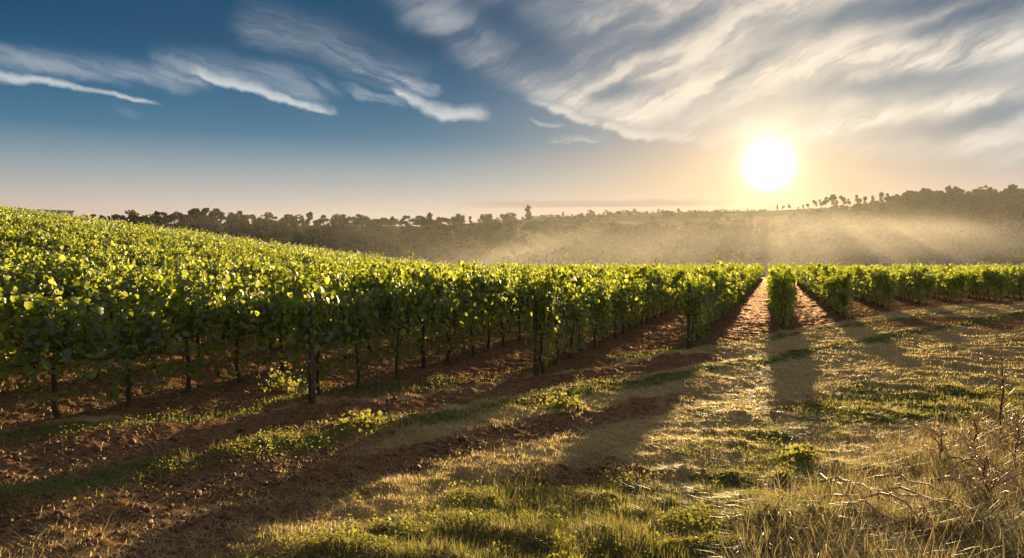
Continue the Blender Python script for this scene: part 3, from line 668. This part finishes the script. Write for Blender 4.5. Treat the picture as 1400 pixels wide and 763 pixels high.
# ------------------------------------------------------------------ small things of the foreground
def stems():
    r = np.random.default_rng(5)
    #        start px,py   end px,py   rise
    S = [((1100, 655), (1260, 735), .10), ((1150, 672), (1400, 762), .16), ((1190, 665), (1330, 720), .22), ((1230, 655), (1420, 735), .14),
         ((1140, 708), (1290, 762), .08), ((1150, 700), (1330, 770), .20), ((1260, 640), (1420, 690), .18), ((1180, 728), (1250, 775), .06),
         ((1330, 668), (1430, 700), .25), ((1105, 668), (1215, 712), .12), ((1130, 664), (1300, 752), .14), ((1205, 690), (1400, 750), .15), ((1290, 648), (1400, 668), .2), ((1160, 740), (1240, 764), .06), ((1310, 730), (1400, 765), .1), ((1065, 745), (1160, 765), .05), ((1240, 706), (1300, 766), .1), ((1120, 690), (1230, 770), .12), ((1285, 700), (1400, 775), .10), ((1360, 690), (1450, 745), .2)]
    for q, (a, b, up) in enumerate(S):
        p0 = np.array([*to_ground(*a)]); p1 = np.array([*to_ground(*b)])
        t = np.linspace(0, 1, 12); p = p0[None]*(1-t[:, None])+p1[None]*t[:, None]
        w = np.cumsum(r.normal(0, .007, (12, 2)), 0); p = p+w
        z = ground_z(p[:, 0], p[:, 1]) + (.10+.55*up)*np.sin(np.pi*np.clip(t*1.05, 0, 1))**.8 + r.normal(0, .006, 12)
        parts = [tube(np.c_[p, z], np.linspace(.012, .006, 12), 6)]
        for k in r.integers(3, 10, 3):
            d = np.array([r.normal(0, .5), r.normal(0, .4), r.uniform(.2, .8)])*r.uniform(.1, .25); b0 = np.r_[p[k], z[k]]
            parts.append(tube(np.array([b0, b0+d*.5+[0, 0, .01], b0+d]), [.004, .003, .0015], 5))
        o = link('dry_stem', np_mesh('dry_stem', *merge(parts), M['stem'], True))
        tag(o, 'bent dry brown stem lying over the rough grass at bottom right', 'stem', 'dry stems at the bottom right')
    # dead weeds at the right edge
    for wx, wy, wh, nb, lab in ((1372, 600, .98, 26, 'tallest dead weed, its bare branching stalk standing at the right edge'),
                                (1392, 640, .62, 30, 'bushy dry weed leaning in front of the tallest dead weed'),
                                (1335, 628, .42, 22, 'low tangled dry weed left of the tallest dead weed'),
                                (1290, 640, .30, 16, 'small dry weed farthest left in the tangle at the right edge'),
                                (1350, 700, .40, 24, 'brown dry weed in the rough grass below the tallest dead weed')):
        x, y = to_ground(wx, wy)
        root = bpy.data.objects.new('dead_weed', None); COL.objects.link(root); root.location = (x, y, float(ground_z(np.array([x]), np.array([y]))[0])); root.rotation_euler = (0, 0, wx)
        tag(root, lab, 'weed')
        st = np.array([[0, 0, -.03], [.02, 0, .3*wh], [-.02, .02, .6*wh], [.01, 0, wh]])
        link('stalk', np_mesh('stalk', *tube(st, [.013, .011, .008, .004], 7), M['bark'], True), root)
        for k in range(nb):
            zb = r.uniform(.05, .9)*wh; a = r.uniform(0, 6.28); L = r.uniform(.18, .48)*(1.15-.7*zb/wh); b0 = np.array([0, .01, zb])
            d = np.array([math.cos(a)*L, math.sin(a)*L, L*r.uniform(.0, .9)])
            br = [tube(np.array([b0, b0+d*.4+[0, 0, .03], b0+d*.8+[0, 0, .01], b0+d-[0, 0, .05]]), [.006, .005, .004, .002], 5)]
            for q in range(4):
                e = b0+d*r.uniform(.3, .95); br.append(tube(np.array([e, e+r.normal(0, .06, 3)+[0, 0, .05]]), [.0035, .002], 4))
            link('branch', np_mesh('branch', *merge(br), M['stem'], True), root)
    # small leafy plants standing in the headland
    for px, py, h, w, lab in ((1097, 630, .20, .42, 'small dark leafy shrub standing alone in the mown headland'),
                              (770, 560, .28, .7, 'low spreading clump of bright green weeds beside the grey track'),
                              (385, 535, .5, .8, 'leafy young weed growing under the vines at left'),
                              (505, 590, .22, .9, 'wide low clump of yellow green weeds on the grassy strip')):
        x, y = to_ground(px, py); m = 260
        u = np.clip(r.normal(0, .45, (m, 3)), -1.1, 1.1)*(1+.5*np.sin(3*r.uniform(0, 6.28, (m, 1)))); P = np.stack([u[:, 0]*w*.5, u[:, 1]*w*.5, np.minimum(np.abs(u[:, 2]), .95)*h*np.exp(-.6*(u[:, 0]**2+u[:, 1]**2))+.02], 1)
        root = bpy.data.objects.new('leafy_shrub', None); COL.objects.link(root); root.location = (x, y, float(ground_z(np.array([x]), np.array([y]))[0])); tag(root, lab, 'shrub')
        link('foliage', np_mesh('foliage', *leaves(P, unit(u+r.normal(0, .6, (m, 3))), r.uniform(0, 6.28, m), r.uniform(.03, .065, m), True), M['weed']), root)
        link('stem', np_mesh('stem', *merge([tube(np.array([[0, 0, -.02], q*.5+[0, 0, .02], q]), [.006, .004, .002], 4) for q in P[:14]]), M['stem']), root)
    # a clod of red earth in the near grass
    bm = bmesh.new(); bmesh.ops.create_icosphere(bm, subdivisions=4, radius=1)
    for v in bm.verts:
        c = v.co; k = 1+.5*(fbm(np.array([c.x*2+c.z]), np.array([c.y*2-c.z]), 1.3, 4, 8, .6)[0]-.5); v.co = (c.x*.17*k, c.y*.12*k, max(-.02, c.z*.075*k))
    me = bpy.data.meshes.new('earth_clod'); bm.to_mesh(me); bm.free(); me.materials.append(bark('red_earth', (.10, .035, .02), (.24, .09, .05), 12))
    x, y = to_ground(922, 748); tag(link('earth_clod', me, None, (x, y, float(ground_z(np.array([x]), np.array([y]))[0]))), 'lump of red earth in the grass at the bottom edge', 'clod')
    # pale farm shed just over the crest at the far left
    dx, dy = px_dir(70); rr = 236; x, y = dx*rr, dy*rr
    g = float(terrain(np.array([x]), np.array([y]))[0]); top = EYE+rr*73/1265
    root = bpy.data.objects.new('farm_shed', None); COL.objects.link(root); root.location = (x, y, g); root.rotation_euler = (0, 0, .5)
    tag(root, 'long pale farm shed just over the crest at far left', 'shed')
    def box(name, a, b, mat):
        bm = bmesh.new(); bmesh.ops.create_cube(bm, size=1)
        for v in bm.verts: v.co = [a[i] + (v.co[i]+.5)*(b[i]-a[i]) for i in range(3)]
        me = bpy.data.meshes.new(name); bm.to_mesh(me); bm.free(); me.materials.append(mat); link(name, me, root)
    H = max(2.5, top-g)
    box('wall', (-5, -2.5, -1), (5, 2.5, H-.5), M['wall']); box('roof', (-5.4, -2.9, H-.498), (5.4, 2.9, H-.2), M['wall'])
stems()

# ------------------------------------------------------------------ haze
def haze():
    m, nt, out = new_mat('haze_air')
    v = nt.nodes.new('ShaderNodeVolumePrincipled'); v.inputs['Color'].default_value = (.93, .88, .80, 1)
    v.inputs['Density'].default_value = .00004; v.inputs['Anisotropy'].default_value = .45
    nt.links.new(v.outputs[0], out.inputs['Volume'])
    bm = bmesh.new(); bmesh.ops.create_cube(bm, size=1)
    for q in bm.verts: q.co = (q.co.x*2400, q.co.y*2400, -40 if q.co.z < 0 else 66)
    me = bpy.data.meshes.new('haze'); bm.to_mesh(me); bm.free(); me.materials.append(m)
    tag(link('haze', me), 'thin warm morning haze over the vineyard and valley', 'haze', kind='stuff')
haze()
def mist():
    m, nt, out = new_mat('mist_air')
    v = nt.nodes.new('ShaderNodeVolumePrincipled'); v.inputs['Color'].default_value = (.92, .85, .75, 1)
    P = nt.nodes.new('ShaderNodeNewGeometry').outputs['Position']
    sp = nt.nodes.new('ShaderNodeSeparateXYZ'); nt.links.new(P, sp.inputs[0]); px, py, pz = (X(nt, o) for o in sp.outputs)
    n = noise(nt, comb(nt, px*.012, py*.012, pz*.05), 1.0, 3, .55)
    h = pz - (n-.5)*38.0 - px.ss(-110, 40, -3.0, 3.0)
    nt.links.new((h.ss(-8, 15, 1.0, 0.0)*n.ss(.30, .62, .45, 1.0)*.0036 + pz.ss(4, 44, 1.0, 0.0)*.00030).v, v.inputs['Density']); v.inputs['Anisotropy'].default_value = .4
    nt.links.new(v.outputs[0], out.inputs['Volume'])
    gx, gy = np.meshgrid(np.linspace(-420, 420, 90), np.linspace(0, 1, 34))
    y = edge_y(gx)+8 + gy*(520-edge_y(gx))
    top = -6 + sstep(gy, 0, .2)*51 - 2*sstep(gy, .75, 1)
    ny, nx = gx.shape; a = np.stack([gx, y, top], -1).reshape(-1, 3); b = a.copy(); b[:, 2] = -24
    i = (np.arange(ny-1)[:, None]*nx+np.arange(nx-1)[None]).ravel(); q = np.stack([i, i+1, i+nx+1, i+nx], 1); o = ny*nx
    rim = np.concatenate([np.arange(nx), np.arange(1, ny)*nx+nx-1, (ny-1)*nx+np.arange(nx-2, -1, -1), np.arange(ny-2, 0, -1)*nx]); r2 = np.roll(rim, -1)
    me = np_mesh('mist', np.concatenate([a, b]), [np.concatenate([q, q[:, ::-1]+o, np.stack([rim, rim+o, r2+o, r2], 1)])])
    me.materials.append(m)
    tag(link('mist', me), 'low bank of warm mist lying in the valley beyond the vines', 'mist', kind='stuff')
mist()
